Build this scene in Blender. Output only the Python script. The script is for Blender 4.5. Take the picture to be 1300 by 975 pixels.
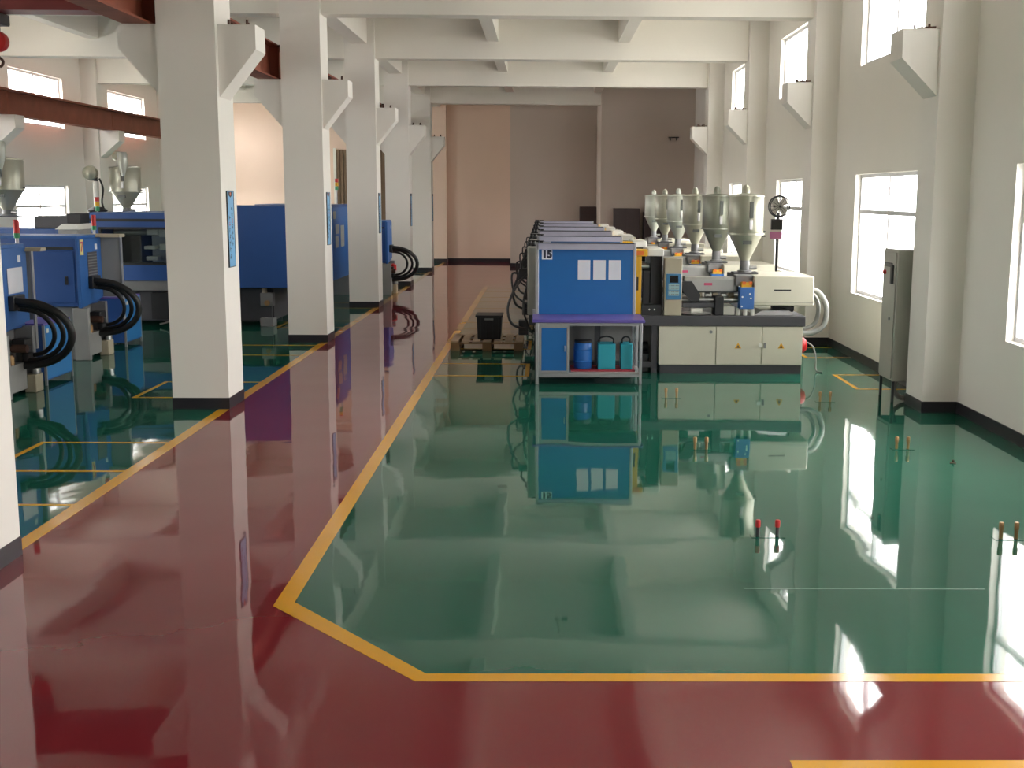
import bpy, bmesh, math, random
from mathutils import Vector, Matrix
random.seed(7)
SC = bpy.context.scene
COL = SC.collection
for o in list(bpy.data.objects): bpy.data.objects.remove(o)

# ------------------------------------------------------------------ camera
PITCH, YAW, ROLL, FPX, CXP, CAMH = .1579, -.013, .0058, 1500.0, 708.87, 2.4
cy, sy = math.cos(YAW), math.sin(YAW)
fwd0 = Vector((-sy, cy, 0)); right0 = Vector((cy, sy, 0)); up0 = Vector((0, 0, 1))
fwd = fwd0*math.cos(PITCH) - up0*math.sin(PITCH)
upv = up0*math.cos(PITCH) + fwd0*math.sin(PITCH)
rgt = right0*math.cos(ROLL) + upv*math.sin(ROLL)
up2 = upv*math.cos(ROLL) - right0*math.sin(ROLL)
cam_d = bpy.data.cameras.new('camera'); cam = bpy.data.objects.new('camera', cam_d); COL.objects.link(cam)
m = Matrix(((rgt.x, up2.x, -fwd.x, 0), (rgt.y, up2.y, -fwd.y, 0), (rgt.z, up2.z, -fwd.z, CAMH), (0, 0, 0, 1)))
cam.matrix_world = m
cam_d.sensor_fit = 'HORIZONTAL'; cam_d.sensor_width = 36.0
cam_d.lens = FPX/1300*36; cam_d.shift_x = (650-CXP)/1300; cam_d.clip_start = .05; cam_d.clip_end = 500
SC.camera = cam

# ------------------------------------------------------------------ world: even overcast sky
SKY = 17.5
w = bpy.data.worlds.new('overcast_sky'); SC.world = w; w.use_nodes = True
bg = w.node_tree.nodes['Background']; bg.inputs[0].default_value = (1.0, .985, .955, 1); bg.inputs[1].default_value = SKY
SC.view_settings.view_transform = 'Standard'; SC.view_settings.look = 'None'
SC.view_settings.gamma = 1.0; SC.view_settings.use_curve_mapping = False
SC.view_settings.exposure = 0.0
SC.cycles.max_bounces = 12; SC.cycles.diffuse_bounces = 7; SC.cycles.glossy_bounces = 4
SC.cycles.transparent_max_bounces = 12; SC.cycles.transmission_bounces = 4
SC.cycles.sample_clamp_indirect = 8.0

# ------------------------------------------------------------------ materials
MATS = {}
def mat(name, col, rough=.5, metal=0., var=.06, scale=6., bump=0., spec=.5, coat=0., bscale=60.):
    mt = bpy.data.materials.new(name); mt.use_nodes = True; nt = mt.node_tree; N = nt.nodes; L = nt.links
    b = N['Principled BSDF']; b.inputs['Roughness'].default_value = rough; b.inputs['Metallic'].default_value = metal
    b.inputs['Specular IOR Level'].default_value = spec
    b.inputs['Coat Weight'].default_value = coat; b.inputs['Coat Roughness'].default_value = .05
    tc = N.new('ShaderNodeTexCoord')
    nz = N.new('ShaderNodeTexNoise'); nz.inputs['Scale'].default_value = scale; nz.inputs['Detail'].default_value = 4
    L.new(tc.outputs['Object'], nz.inputs['Vector'])
    mx = N.new('ShaderNodeMix'); mx.data_type = 'RGBA'
    lo = [c*(1-var) for c in col]; hi = [min(1, c*(1+var)) for c in col]
    mx.inputs[6].default_value = (*lo, 1); mx.inputs[7].default_value = (*hi, 1)
    L.new(nz.outputs['Fac'], mx.inputs[0]); L.new(mx.outputs[2], b.inputs['Base Color'])
    if bump:
        n2 = N.new('ShaderNodeTexNoise'); n2.inputs['Scale'].default_value = bscale; n2.inputs['Detail'].default_value = 3
        L.new(tc.outputs['Object'], n2.inputs['Vector'])
        bp = N.new('ShaderNodeBump'); bp.inputs['Strength'].default_value = bump; bp.inputs['Distance'].default_value = .01
        L.new(n2.outputs['Fac'], bp.inputs['Height']); L.new(bp.outputs['Normal'], b.inputs['Normal'])
    MATS[name] = mt
    return mt

def floor_mat(name, col, rough=.036):
    """self-levelling epoxy paint: clear gloss over long shallow waves and a few dusty patches"""
    mt = bpy.data.materials.new(name); mt.use_nodes = True; nt = mt.node_tree; N = nt.nodes; L = nt.links
    b = N['Principled BSDF']; b.inputs['IOR'].default_value = 1.53
    g = N.new('ShaderNodeNewGeometry')
    n1 = N.new('ShaderNodeTexNoise'); n1.inputs['Scale'].default_value = 1.5; n1.inputs['Detail'].default_value = 0
    n2 = N.new('ShaderNodeTexNoise'); n2.inputs['Scale'].default_value = 8.0; n2.inputs['Detail'].default_value = 0
    n3 = N.new('ShaderNodeTexNoise'); n3.inputs['Scale'].default_value = .9; n3.inputs['Detail'].default_value = 6
    for n in (n1, n2, n3): L.new(g.outputs['Position'], n.inputs['Vector'])
    ad = N.new('ShaderNodeMath'); ad.operation = 'MULTIPLY_ADD'; ad.inputs[1].default_value = .05
    L.new(n2.outputs['Fac'], ad.inputs[0]); L.new(n1.outputs['Fac'], ad.inputs[2])
    bp = N.new('ShaderNodeBump'); bp.inputs['Strength'].default_value = 1.0; bp.inputs['Distance'].default_value = .0030
    L.new(ad.outputs[0], bp.inputs['Height']); L.new(bp.outputs['Normal'], b.inputs['Normal'])
    mx = N.new('ShaderNodeMix'); mx.data_type = 'RGBA'
    mx.inputs[6].default_value = (*[c*.9 for c in col], 1); mx.inputs[7].default_value = (*[c*1.12 for c in col], 1)
    L.new(n3.outputs['Fac'], mx.inputs[0]); L.new(mx.outputs[2], b.inputs['Base Color'])
    mr = N.new('ShaderNodeMapRange'); mr.inputs[1].default_value = .3; mr.inputs[2].default_value = .75
    mr.inputs[3].default_value = rough*.7; mr.inputs[4].default_value = rough*1.5
    L.new(n3.outputs['Fac'], mr.inputs[0]); L.new(mr.outputs[0], b.inputs['Roughness'])
    MATS[name] = mt
    return mt

def glass_mat(name, tint=(1, 1, 1), refl=.06):
    mt = bpy.data.materials.new(name); mt.use_nodes = True; nt = mt.node_tree; N = nt.nodes; L = nt.links
    N.remove(N['Principled BSDF']); out = N['Material Output']
    t = N.new('ShaderNodeBsdfTransparent'); t.inputs[0].default_value = (*tint, 1)
    gl = N.new('ShaderNodeBsdfGlossy'); gl.inputs['Roughness'].default_value = .02
    mx = N.new('ShaderNodeMixShader'); mx.inputs[0].default_value = refl
    L.new(t.outputs[0], mx.inputs[1]); L.new(gl.outputs[0], mx.inputs[2]); L.new(mx.outputs[0], out.inputs[0])
    MATS[name] = mt

mat('wall', (.78, .75, .70), .75, var=.03, scale=1.2, bump=.05, spec=.25)
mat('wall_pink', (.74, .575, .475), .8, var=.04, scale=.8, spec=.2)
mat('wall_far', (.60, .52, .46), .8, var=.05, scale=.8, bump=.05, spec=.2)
mat('ceil', (.83, .80, .735), .8, var=.03, scale=.8, spec=.2)
mat('black_base', (.022, .020, .026), .35, var=.2)
floor_mat('red_epoxy', (.175, .017, .024))
floor_mat('green_epoxy', (.010, .098, .064))
floor_mat('yellow_paint', (.66, .32, .012), .12)
mat('alu_frame', (.62, .62, .64), .4, .3)
glass_mat('glass'); glass_mat('door_glass', (.75, .78, .76), .06)
mat('rust', (.24, .065, .035), .7, var=.35, scale=3, bump=.1)
mat('crane_red', (.22, .03, .03), .5, var=.2, scale=3)
mat('hook_red', (.55, .02, .02), .35)
mat('bolt', (.10, .05, .035), .7, .4)
mat('concrete_out', (.5, .49, .46), .9, var=.1, scale=.4)
mat('blue', (.022, .085, .30), .42, var=.1, scale=2)
mat('blue_panel', (.030, .13, .40), .42, var=.06)
mat('blue_bench', (.010, .125, .38), .4, var=.05)
mat('sky_blue', (.03, .20, .50), .4)
mat('purple', (.12, .085, .35), .35)
mat('alu', (.42, .42, .44), .35, .6)
mat('hood', (.36, .36, .46), .4, .2)
mat('dark', (.018, .018, .020), .5, var=.2)
mat('dark_grey', (.055, .054, .062), .45, var=.15)
mat('mid_grey', (.20, .20, .205), .5, var=.1)
mat('grey_panel', (.30, .30, .29), .5, var=.08)
mat('cream', (.62, .59, .48), .45, var=.04)
mat('white_plastic', (.75, .74, .68), .4)
mat('beige', (.42, .37, .27), .5)
mat('steel', (.50, .50, .50), .28, .9, var=.1)
mat('barrel_cover', (.40, .40, .39), .35, .4)
mat('hopper_paint', (.40, .40, .32), .32, .35, var=.08)
mat('hopper_dark', (.20, .21, .165), .35, .35, var=.08)
mat('hopper_light', (.48, .50, .44), .32, .35, var=.08)
mat('dial', (.10, .11, .10), .3)
mat('yellow', (.72, .38, .01), .45)
mat('orange', (.75, .16, .02), .5)
mat('red', (.55, .02, .02), .4)
mat('green_light', (.02, .25, .10), .4)
mat('rubber', (.014, .013, .013), .45, var=.2)
mat('conduit', (.25, .255, .24), .45, bump=.3)
mat('screen', (.01, .012, .014), .2)
mat('panel_blue', (.04, .18, .36), .4)
mat('key_pale', (.32, .50, .52), .5)
mat('paper', (.72, .73, .80), .7)
mat('paper_yellow', (.72, .62, .25), .7)
mat('teal', (.02, .33, .42), .45)
mat('drum_blue', (.02, .13, .42), .35)
mat('tray_red', (.35, .03, .05), .5)
mat('wood', (.22, .115, .055), .8, var=.3, scale=4)
mat('wood_pale', (.38, .27, .18), .8, var=.25, scale=4)
mat('crate', (.016, .016, .020), .45)
mat('cab_grey', (.36, .355, .31), .45, var=.05)
mat('copper', (.34, .20, .09), .45, .5)
mat('sign_blue', (.16, .40, .66), .45)
mat('ink', (.02, .025, .05), .6)
mat('ink_red', (.50, .06, .14), .6)
mat('pink', (.70, .25, .50), .6)
mat('curtain', (.20, .135, .085), .8, var=.15)
mat('brown_panel', (.055, .035, .034), .5, var=.15)
mat('facade', (.55, .53, .50), .9)
mat('facade_red', (.50, .12, .10), .8)
M = MATS

# ------------------------------------------------------------------ mesh helpers (all coordinates are world coordinates)
def wloc(o):
    v = Vector((0, 0, 0))
    while o: v = v + o.location; o = o.parent
    return v
class MB:
    def __init__(s): s.v = []; s.f = []; s.mi = []
    def add(s, vs, fs, mi=0):
        b = len(s.v); s.v += [tuple(p) for p in vs]; s.f += [tuple(b+i for i in f) for f in fs]; s.mi += [mi]*len(fs); return s
    def box(s, x0, x1, y0, y1, z0, z1, mi=0):
        vs = [(x0,y0,z0),(x1,y0,z0),(x1,y1,z0),(x0,y1,z0),(x0,y0,z1),(x1,y0,z1),(x1,y1,z1),(x0,y1,z1)]
        return s.add(vs, [(0,3,2,1),(4,5,6,7),(0,1,5,4),(1,2,6,5),(2,3,7,6),(3,0,4,7)], mi)
    def prism(s, pts, axis, a, b):
        """pts: 2-D outline; axis 'y' -> (x,z) swept along y, 'x' -> (y,z) along x, 'z' -> (x,y) along z"""
        def P(p, t): return {'y': (p[0], t, p[1]), 'x': (t, p[0], p[1]), 'z': (p[0], p[1], t)}[axis]
        n = len(pts); vs = [P(p, a) for p in pts]+[P(p, b) for p in pts]
        fs = [tuple(range(n)), tuple(range(2*n-1, n-1, -1))]+[(i, i+n, (i+1) % n+n, (i+1) % n) for i in range(n)]
        return s.add(vs, fs)
    def lathe(s, prof, c, axis='z', n=20):
        """prof: (radius, height) pairs from one end to the other around axis through c"""
        vs = []
        for r, h in prof:
            for i in range(n):
                a = 2*math.pi*i/n; u, v2 = r*math.cos(a), r*math.sin(a)
                vs.append({'z': (c[0]+u, c[1]+v2, c[2]+h), 'x': (c[0]+h, c[1]+u, c[2]+v2), 'y': (c[0]+u, c[1]+h, c[2]+v2)}[axis])
        fs = []
        for k in range(len(prof)-1):
            for i in range(n):
                j = (i+1) % n; fs.append((k*n+i, k*n+j, (k+1)*n+j, (k+1)*n+i))
        fs.append(tuple(range(n-1, -1, -1))); fs.append(tuple((len(prof)-1)*n+i for i in range(n)))
        return s.add(vs, fs)
    def cyl(s, c, r, h, axis='z', n=16, r2=None): return s.lathe([(r, 0), (r if r2 is None else r2, h)], c, axis, n)
    def tube(s, pts, r, n=8, sub=6):
        P = [Vector(p) for p in pts]; Q = []
        for i in range(len(P)-1):
            p0 = P[max(i-1, 0)]; p1 = P[i]; p2 = P[i+1]; p3 = P[min(i+2, len(P)-1)]
            for k in range(sub):
                t = k/sub
                Q.append(.5*((2*p1)+(-p0+p2)*t+(2*p0-5*p1+4*p2-p3)*t*t+(-p0+3*p1-3*p2+p3)*t**3))
        Q.append(P[-1]); vs = []; nrm = None
        for i, q in enumerate(Q):
            d = (Q[min(i+1, len(Q)-1)]-Q[max(i-1, 0)]).normalized()
            if nrm is None:
                nrm = d.cross(Vector((0, 0, 1)));
                if nrm.length < .1: nrm = d.cross(Vector((1, 0, 0)))
            nrm = (nrm-d*nrm.dot(d)).normalized(); bn = d.cross(nrm)
            for k in range(n):
                a = 2*math.pi*k/n; vs.append(q+nrm*(r*math.cos(a))+bn*(r*math.sin(a)))
        fs = []
        for i in range(len(Q)-1):
            for k in range(n):
                j = (k+1) % n; fs.append((i*n+k, i*n+j, (i+1)*n+j, (i+1)*n+k))
        fs.append(tuple(range(n-1, -1, -1))); fs.append(tuple((len(Q)-1)*n+k for k in range(n)))
        return s.add(vs, fs)
    def bar(s, a, b, t):
        """square bar between two points"""
        a = Vector(a); b = Vector(b); d = (b-a).normalized(); u = d.cross(Vector((0, 0, 1)))
        if u.length < .1: u = d.cross(Vector((0, 1, 0)))
        u = u.normalized()*t/2; v = d.cross(u).normalized()*t/2
        vs = [a-u-v, a+u-v, a+u+v, a-u+v, b-u-v, b+u-v, b+u+v, b-u+v]
        return s.add(vs, [(0,3,2,1),(4,5,6,7),(0,1,5,4),(1,2,6,5),(2,3,7,6),(3,0,4,7)])
    def build(s, name, mt, parent=None, bevel=0., smooth=True, loc=None):
        me = bpy.data.meshes.new(name)
        o = bpy.data.objects.new(name, me); COL.objects.link(o)
        if parent is not None:
            o.parent = parent; off = wloc(parent)
        else:
            off = Vector(loc) if loc is not None else Vector((0, 0, 0)); o.location = off
        me.from_pydata([Vector(p)-off for p in s.v], [], s.f)
        bm = bmesh.new(); bm.from_mesh(me); bmesh.ops.recalc_face_normals(bm, faces=bm.faces); bm.to_mesh(me); bm.free()
        for k in (mt if isinstance(mt, (list, tuple)) else [mt]): me.materials.append(M[k] if isinstance(k, str) else k)
        if any(s.mi): me.polygons.foreach_set('material_index', s.mi)
        if smooth:
            me.shade_smooth(); me.set_sharp_from_angle(angle=math.radians(38))
        if bevel:
            bv = o.modifiers.new('edge', 'BEVEL'); bv.width = bevel; bv.segments = 2; bv.limit_method = 'ANGLE'; bv.angle_limit = math.radians(50)
        return o
def B(name, mt, parent, x0, x1, y0, y1, z0, z1, bevel=0.):
    return MB().box(x0, x1, y0, y1, z0, z1).build(name, mt, parent, bevel, smooth=bool(bevel))
def each(name, mt, parent, boxes, bevel=0.):
    for q in boxes: B(name, mt, parent, *q, bevel)
def tag(o, label=None, cat=None, group=None, kind=None):
    if label: o['label'] = label
    if cat: o['category'] = cat
    if group: o['group'] = group
    if kind: o['kind'] = kind
    return o
def thing(name, label, cat, loc, group=None, kind=None):
    o = bpy.data.objects.new(name, None); COL.objects.link(o); o.location = loc; o.empty_display_size = .1
    return tag(o, label, cat, group, kind)
def copy_tree(o, parent=None, loc=None, label=None, skip=()):
    c = o.copy(); COL.objects.link(c); c.parent = parent
    if loc is not None: c.location = loc
    if label: c['label'] = label
    for ch in list(o.children):
        if ch.name.split('.')[0] in skip: continue
        copy_tree(ch, c, None, None, skip)
    return c
def text_mesh(name, txt, mt, parent, loc, size, rot, bold=0.):
    """flat lettering as a thin mesh"""
    cu = bpy.data.curves.new(name, 'FONT'); cu.body = txt; cu.size = size; cu.align_x = 'CENTER'; cu.align_y = 'CENTER'
    cu.extrude = .001; cu.offset = bold
    tmp = bpy.data.objects.new('tmp_text', cu); COL.objects.link(tmp)
    dg = bpy.context.evaluated_depsgraph_get(); dg.update()
    me = bpy.data.meshes.new_from_object(tmp.evaluated_get(dg)); bpy.data.objects.remove(tmp)
    me.transform(Matrix.Translation(Vector(loc)-wloc(parent)) @ rot)
    me.materials.clear(); me.materials.append(M[mt])
    o = bpy.data.objects.new(name, me); COL.objects.link(o); o.parent = parent
    return o
ROT_FRONT = Matrix.Rotation(math.pi/2, 4, 'X')                                             # faces -y
ROT_RIGHT = Matrix.Rotation(math.pi/2, 4, 'Z') @ Matrix.Rotation(math.pi/2, 4, 'X')          # faces +x

# ------------------------------------------------------------------ structure: shell
XL, XR = -12.0, 4.68
YN, YA, YB, YC = -6.0, 43.4, 40.4, 37.4      # rear wall and the three steps of the far wall
BAY = 6.12; CY0 = 13.17
ZS = 6.15
def struct(o, label, cat): return tag(o, label, cat, None, 'structure')

def wall_mesh(plane, c0, c1, u0, u1, z0, z1, holes):
    us = sorted({u0, u1, *[h[0] for h in holes], *[h[1] for h in holes]}); zs = sorted({z0, z1, *[h[2] for h in holes], *[h[3] for h in holes]})
    def solid(i, j):
        if i < 0 or j < 0 or i >= len(us)-1 or j >= len(zs)-1: return False
        u = (us[i]+us[i+1])/2; z = (zs[j]+zs[j+1])/2
        return not any(h[0] < u < h[1] and h[2] < z < h[3] for h in holes)
    mb = MB()
    def P(c, u, z): return (c, u, z) if plane == 'x' else (u, c, z)
    for i in range(len(us)-1):
        for j in range(len(zs)-1):
            if not solid(i, j): continue
            a, b, p, q = us[i], us[i+1], zs[j], zs[j+1]
            for c in (c0, c1): mb.add([P(c, a, p), P(c, b, p), P(c, b, q), P(c, a, q)], [(0, 1, 2, 3)])
            for (di, dj, e) in ((-1, 0, [(a, p), (a, q)]), (1, 0, [(b, p), (b, q)]), (0, -1, [(a, p), (b, p)]), (0, 1, [(a, q), (b, q)])):
                if not solid(i+di, j+dj):
                    mb.add([P(c0, *e[0]), P(c0, *e[1]), P(c1, *e[1]), P(c1, *e[0])], [(0, 1, 2, 3)])
    return mb
def weld(o):
    bm = bmesh.new(); bm.from_mesh(o.data); bmesh.ops.remove_doubles(bm, verts=bm.verts, dist=1e-4)
    bmesh.ops.recalc_face_normals(bm, faces=bm.faces); bm.to_mesh(o.data); bm.free()

RW = [(14.95+BAY*k, 17.95+BAY*k) for k in range(-2, 3)]
LW = [(27.35+BAY*k, 30.35+BAY*k) for k in range(-3, 3)]
RWZ, RUZ = (.97, 2.74), (4.32, 5.48)
LWZ, LUZ = (.97, 2.58), (3.98, 5.20)
REAR = []
WT = .24
wr = wall_mesh('x', XR, XR+WT, YN-WT, YA, 0, ZS, [(a, b, *RWZ) for a, b in RW]+[(a, b, *RUZ) for a, b in RW]).build('wall_right', 'wall', smooth=False); weld(wr)
struct(wr, 'long white painted wall with tall windows beside the green floor', 'wall')
wl = wall_mesh('x', XL-WT, XL, YN-WT, YA, 0, ZS, [(a, b, *LWZ) for a, b in LW]+[(a, b, *LUZ) for a, b in LW]).build('wall_left', 'wall', smooth=False); weld(wl)
struct(wl, 'white wall with windows behind the blue machines', 'wall')
wn = wall_mesh('y', YN-WT, YN, XL, XR, 0, ZS, [(a, b, .97, 2.74) for a, b in REAR]+[(a, b, 4.32, 5.48) for a, b in REAR]).build('wall_rear', 'wall', smooth=False); weld(wn)
struct(wn, 'plain white wall at the end behind the camera', 'wall')
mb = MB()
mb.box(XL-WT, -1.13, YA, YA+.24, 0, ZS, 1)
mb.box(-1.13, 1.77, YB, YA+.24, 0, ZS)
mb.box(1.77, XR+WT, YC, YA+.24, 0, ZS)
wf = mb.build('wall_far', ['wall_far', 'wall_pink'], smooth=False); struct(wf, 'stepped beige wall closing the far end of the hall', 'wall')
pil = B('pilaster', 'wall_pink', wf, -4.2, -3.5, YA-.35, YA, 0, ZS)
BH = .13
mb = MB()
mb.box(XL, -1.14, YA-.012, YA, 0, BH); mb.box(-1.142, -1.13, YB-.012, YA, 0, BH); mb.box(-1.142, 1.76, YB-.012, YB, 0, BH)
mb.box(1.758, 1.77, YC-.012, YB, 0, BH); mb.box(1.758, XR, YC-.012, YC, 0, BH); mb.box(-4.212, -3.488, YA-.362, YA-.01, 0, BH)
struct(mb.build('baseboard_far', 'black_base', smooth=False), 'black painted skirting along the far end wall', 'baseboard')
struct(B('baseboard_right', 'black_base', None, XR-.012, XR, YN, YC-.02, 0, BH), 'black painted skirting along the right window wall', 'baseboard')
struct(B('baseboard_left', 'black_base', None, XL, XL+.012, YN, YA-.02, 0, BH), 'black painted skirting along the left window wall', 'baseboard')

# floor: one slab, red and green epoxy zones, yellow lines painted on it
SX0, SX1 = -3.66, -3.54          # left stripe
TX0, TX1 = -1.59, -1.475         # right stripe
YF0, YF1 = 5.605, 5.70           # cross stripe
YEND = 31.7
def quadz(mb, pts, mi): mb.add([(p[0], p[1], 0) for p in pts], [tuple(range(len(pts)))], mi)
mb = MB(); cx1, cx2 = -1.53, -.6
xl, xr, yn, yf = XL-WT, XR+WT, YN-WT, YA+.24
quadz(mb, [(xl, yn), (-3.6, yn), (-3.6, yf), (xl, yf)], 1)
quadz(mb, [(-3.6, yn), (cx1, yn), (cx1, 6.73), (cx1, YEND), (cx1, yf), (-3.6, yf)], 0)
quadz(mb, [(cx1, yn), (xr, yn), (xr, 5.65), (cx2, 5.65), (cx1, 6.73)], 0)
quadz(mb, [(cx1, 6.73), (cx2, 5.65), (xr, 5.65), (xr, YEND), (cx1, YEND)], 1)
quadz(mb, [(cx1, YEND), (xr, YEND), (xr, yf), (cx1, yf)], 0)
b0 = len(mb.v); mb.add([(xl, yn, -.2), (xr, yn, -.2), (xr, yf, -.2), (xl, yf, -.2)], [(0, 3, 2, 1)], 0)
floor = mb.build('floor', ['red_epoxy', 'green_epoxy'], smooth=False)
for p in floor.data.polygons:
    pass
struct(floor, 'glossy epoxy floor with red walkway and green machine zones', 'floor')
def line(x0, x1, y0, y1): return B('yellow_line', 'yellow_paint', floor, x0, x1, y0, y1, .0002, .0016)
line(SX0, SX1, YN+.1, YA-.4)
mb = MB()   # the stripe round the green zone, mitred at its corners
t = .0016
outer = [(TX0, YEND), (TX0, 6.70), (-.635, YF0), (XR-.02, YF0)]; inner = [(TX1, YEND), (TX1, 6.765), (-.59, YF1), (XR-.02, YF1)]
for i in range(3):
    a, b_, c, d = outer[i], outer[i+1], inner[i+1], inner[i]
    mb.add([(*a, t), (*b_, t), (*c, t), (*d, t), (*a, .0002), (*b_, .0002), (*c, .0002), (*d, .0002)], [(0, 1, 2, 3), (0, 4, 5, 1), (3, 2, 6, 7), (1, 5, 6, 2), (0, 3, 7, 4)])
mb.build('yellow_border_line', 'yellow_paint', floor, smooth=False)
line(1.07, XR-.02, 4.60, 4.765)
lw = .055
for k in range(-1, 8):          # machine bays marked out in the left hall
    a = 10.13+3.84*k-(.04*k)
    line(-4.84, SX0, a-lw/2, a+lw/2); line(-4.84, SX0, a+1.2-lw/2, a+1.2+lw/2); line(-4.84-lw, -4.84, a-lw/2, a+1.2+lw/2)
line(-4.84, SX0, 8.96, 9.015)
for k in range(6):
    a = 15.75+2.83*k
    line(TX1, -.23, a-.03, a+.03); line(TX1, -.23, a+1.12, a+1.18); line(-.25, -.19, a-.03, a+1.18)
B('joint_line', 'grey_panel', floor, 1.25, 2.75, 7.02, 7.026, .0001, .0008)
for k in range(4):
    a = 14.75+2.95*k
    line(4.0, XR-.02, a-.03, a+.03); line(4.0, XR-.02, a+1.18, a+1.24); line(3.96, 4.02, a-.03, a+1.24)

# ceiling: slab with cross beams on every column line and lengthwise ribs
ceil = B('ceiling', 'ceil', None, XL-WT, XR+WT, YN-WT, YA+.24, ZS, ZS+.2)
struct(ceil, 'white painted concrete ceiling slab with deep cross beams', 'ceiling')
for k in range(-3, 5):
    y = CY0+BAY*k
    B('cross_beam', 'ceil', ceil, XL, XR, y+.12, y+.52, 5.22, ZS)
for x in (-1.08, 1.66, -6.75, -9.4):
    for k in range(-3, 4):
        y = CY0+BAY*k
        B('rib', 'ceil', ceil, x-.12, x+.12, y+.52, y+BAY+.12, 5.58, ZS)
for k in range(-3, 5):
    y = CY0+BAY*k
    B('edge_rib', 'ceil', ceil, -4.02, -3.69, y+.65, y+BAY, 5.50, ZS)
t1 = thing('ceiling_lamp', 'small white lamp hanging from the ceiling behind the nearest cross beam', 'lamp', (.31, 21.94, 5.55))
MB().cyl((.31, 21.94, 5.66), .02, .49, n=8).build('stem', 'white_plastic', t1)
MB().lathe([(.02, 0), (.075, .03), (.085, .08), (.05, .13)], (.31, 21.94, 5.54), n=16).build('bulb', 'white_plastic', t1)
MB().cyl((.36, 21.94, 5.62), .04, .14, 'x', 12).build('lamp_holder', 'mid_grey', t1)

# columns: free-standing row between the halls, and pilasters on both window walls
def corbel(side, xf, y0, y1, out, zt, zv, zb):
    return MB().prism([(xf, zt), (xf+side*out, zt), (xf+side*out, zv), (xf, zb)], 'y', y0, y1)
def bolts(parent, xs, y, z, name='anchor_bolt'):
    for x in xs:
        mb = MB(); mb.cyl((x, y, z), .014, .075, n=8); mb.cyl((x, y, z), .028, .022, n=6)
        mb.build(name, 'bolt', parent)
ORD = ['nearest', 'second', 'third', 'fourth', 'fifth', 'sixth']
CXL, CXR = -4.17, -3.54
for k in range(-3, 5):
    y = CY0+BAY*k
    if k < -1: lab = 'white square column behind the camera, %s of two in the middle row' % ('first' if k == -3 else 'last')
    else: lab = ['white square column cut by the left photo edge', 'wide white column with a blue sign nearest the camera', 'second white column with a blue sign along the red walkway', 'third white column with a blue sign along the red walkway', 'fourth white column with a blue sign along the red walkway', 'farthest white column along the red walkway before the end wall'][k+1]
    c = thing('column', lab, 'column', ((CXL+CXR)/2, y+.325, 0), 'columns between the halls', 'structure')
    CXL, CXR = (-4.13, -3.50) if k == -1 else (-4.17, -3.54)
    B('shaft', 'wall', c, CXL, CXR, y, y+.65, 0, ZS)
    B('base_band', 'black_base', c, CXL-.006, CXR+.006, y-.006, y+.656, 0, BH)
    corbel(1, CXR, y+.09, y+.54, .41, 4.21, 3.95, 3.44).build('corbel', 'wall', c, smooth=False)
    corbel(-1, CXL, y+.09, y+.54, .45, 4.21, 3.95, 3.44).build('corbel', 'wall', c, smooth=False)
    bolts(c, (CXR+.10, CXR+.30), y+.2, 4.2); bolts(c, (CXR+.08, CXR+.26), y+.42, 4.2)
for k in range(-3, 4):
    y = 13.10+BAY*k
    lab = ['white wall pilaster far behind the camera on the right', 'white wall pilaster behind the camera on the right', 'white wall pilaster just out of view at the right', 'white wall pilaster beside the grey electrical cabinet', 'white wall pilaster with corbel behind the nearest cream machine', 'white wall pilaster with corbel, third along the right wall', 'white wall pilaster with corbel, farthest along the right wall'][k+3]
    c = thing('wall_pilaster', lab, 'column', (4.48, y+.3, 0), 'pilasters along the right wall', 'structure')
    B('shaft', 'wall', c, 4.28, XR, y, y+.6, 0, ZS)
    B('base_band', 'black_base', c, 4.268, XR, y-.012, y+.612, 0, BH)
    corbel(-1, 4.28, y+.07, y+.53, .40, 4.21, 3.90, 3.50).build('corbel', 'wall', c, smooth=False)
    bolts(c, (4.20, 4.04), y+.2, 4.2); bolts(c, (4.18, 4.1), y+.4, 4.2)
    mb = MB(); mb.bar((4.26, y+.16, 4.235), (4.06, y+.18, 4.228), .022); mb.build('reinforcing_bar', 'bolt', c)
for k in range(-1, 5):
    y = CY0+BAY*k
    lab = ['first', 'second', 'third', 'fourth', 'fifth', 'sixth'][k+1]
    c = thing('wall_pilaster', 'white pilaster on the left window wall, %s from the camera' % lab, 'column', (XL+.2, y+.3, 0), 'pilasters along the left wall', 'structure')
    B('shaft', 'wall', c, XL, XL+.4, y, y+.6, 0, ZS)
    B('base_band', 'black_base', c, XL, XL+.412, y-.012, y+.612, 0, BH)
    corbel(1, XL+.4, y+.07, y+.53, .5, 4.02, 3.75, 3.32).build('corbel', 'wall', c, smooth=False)

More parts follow.
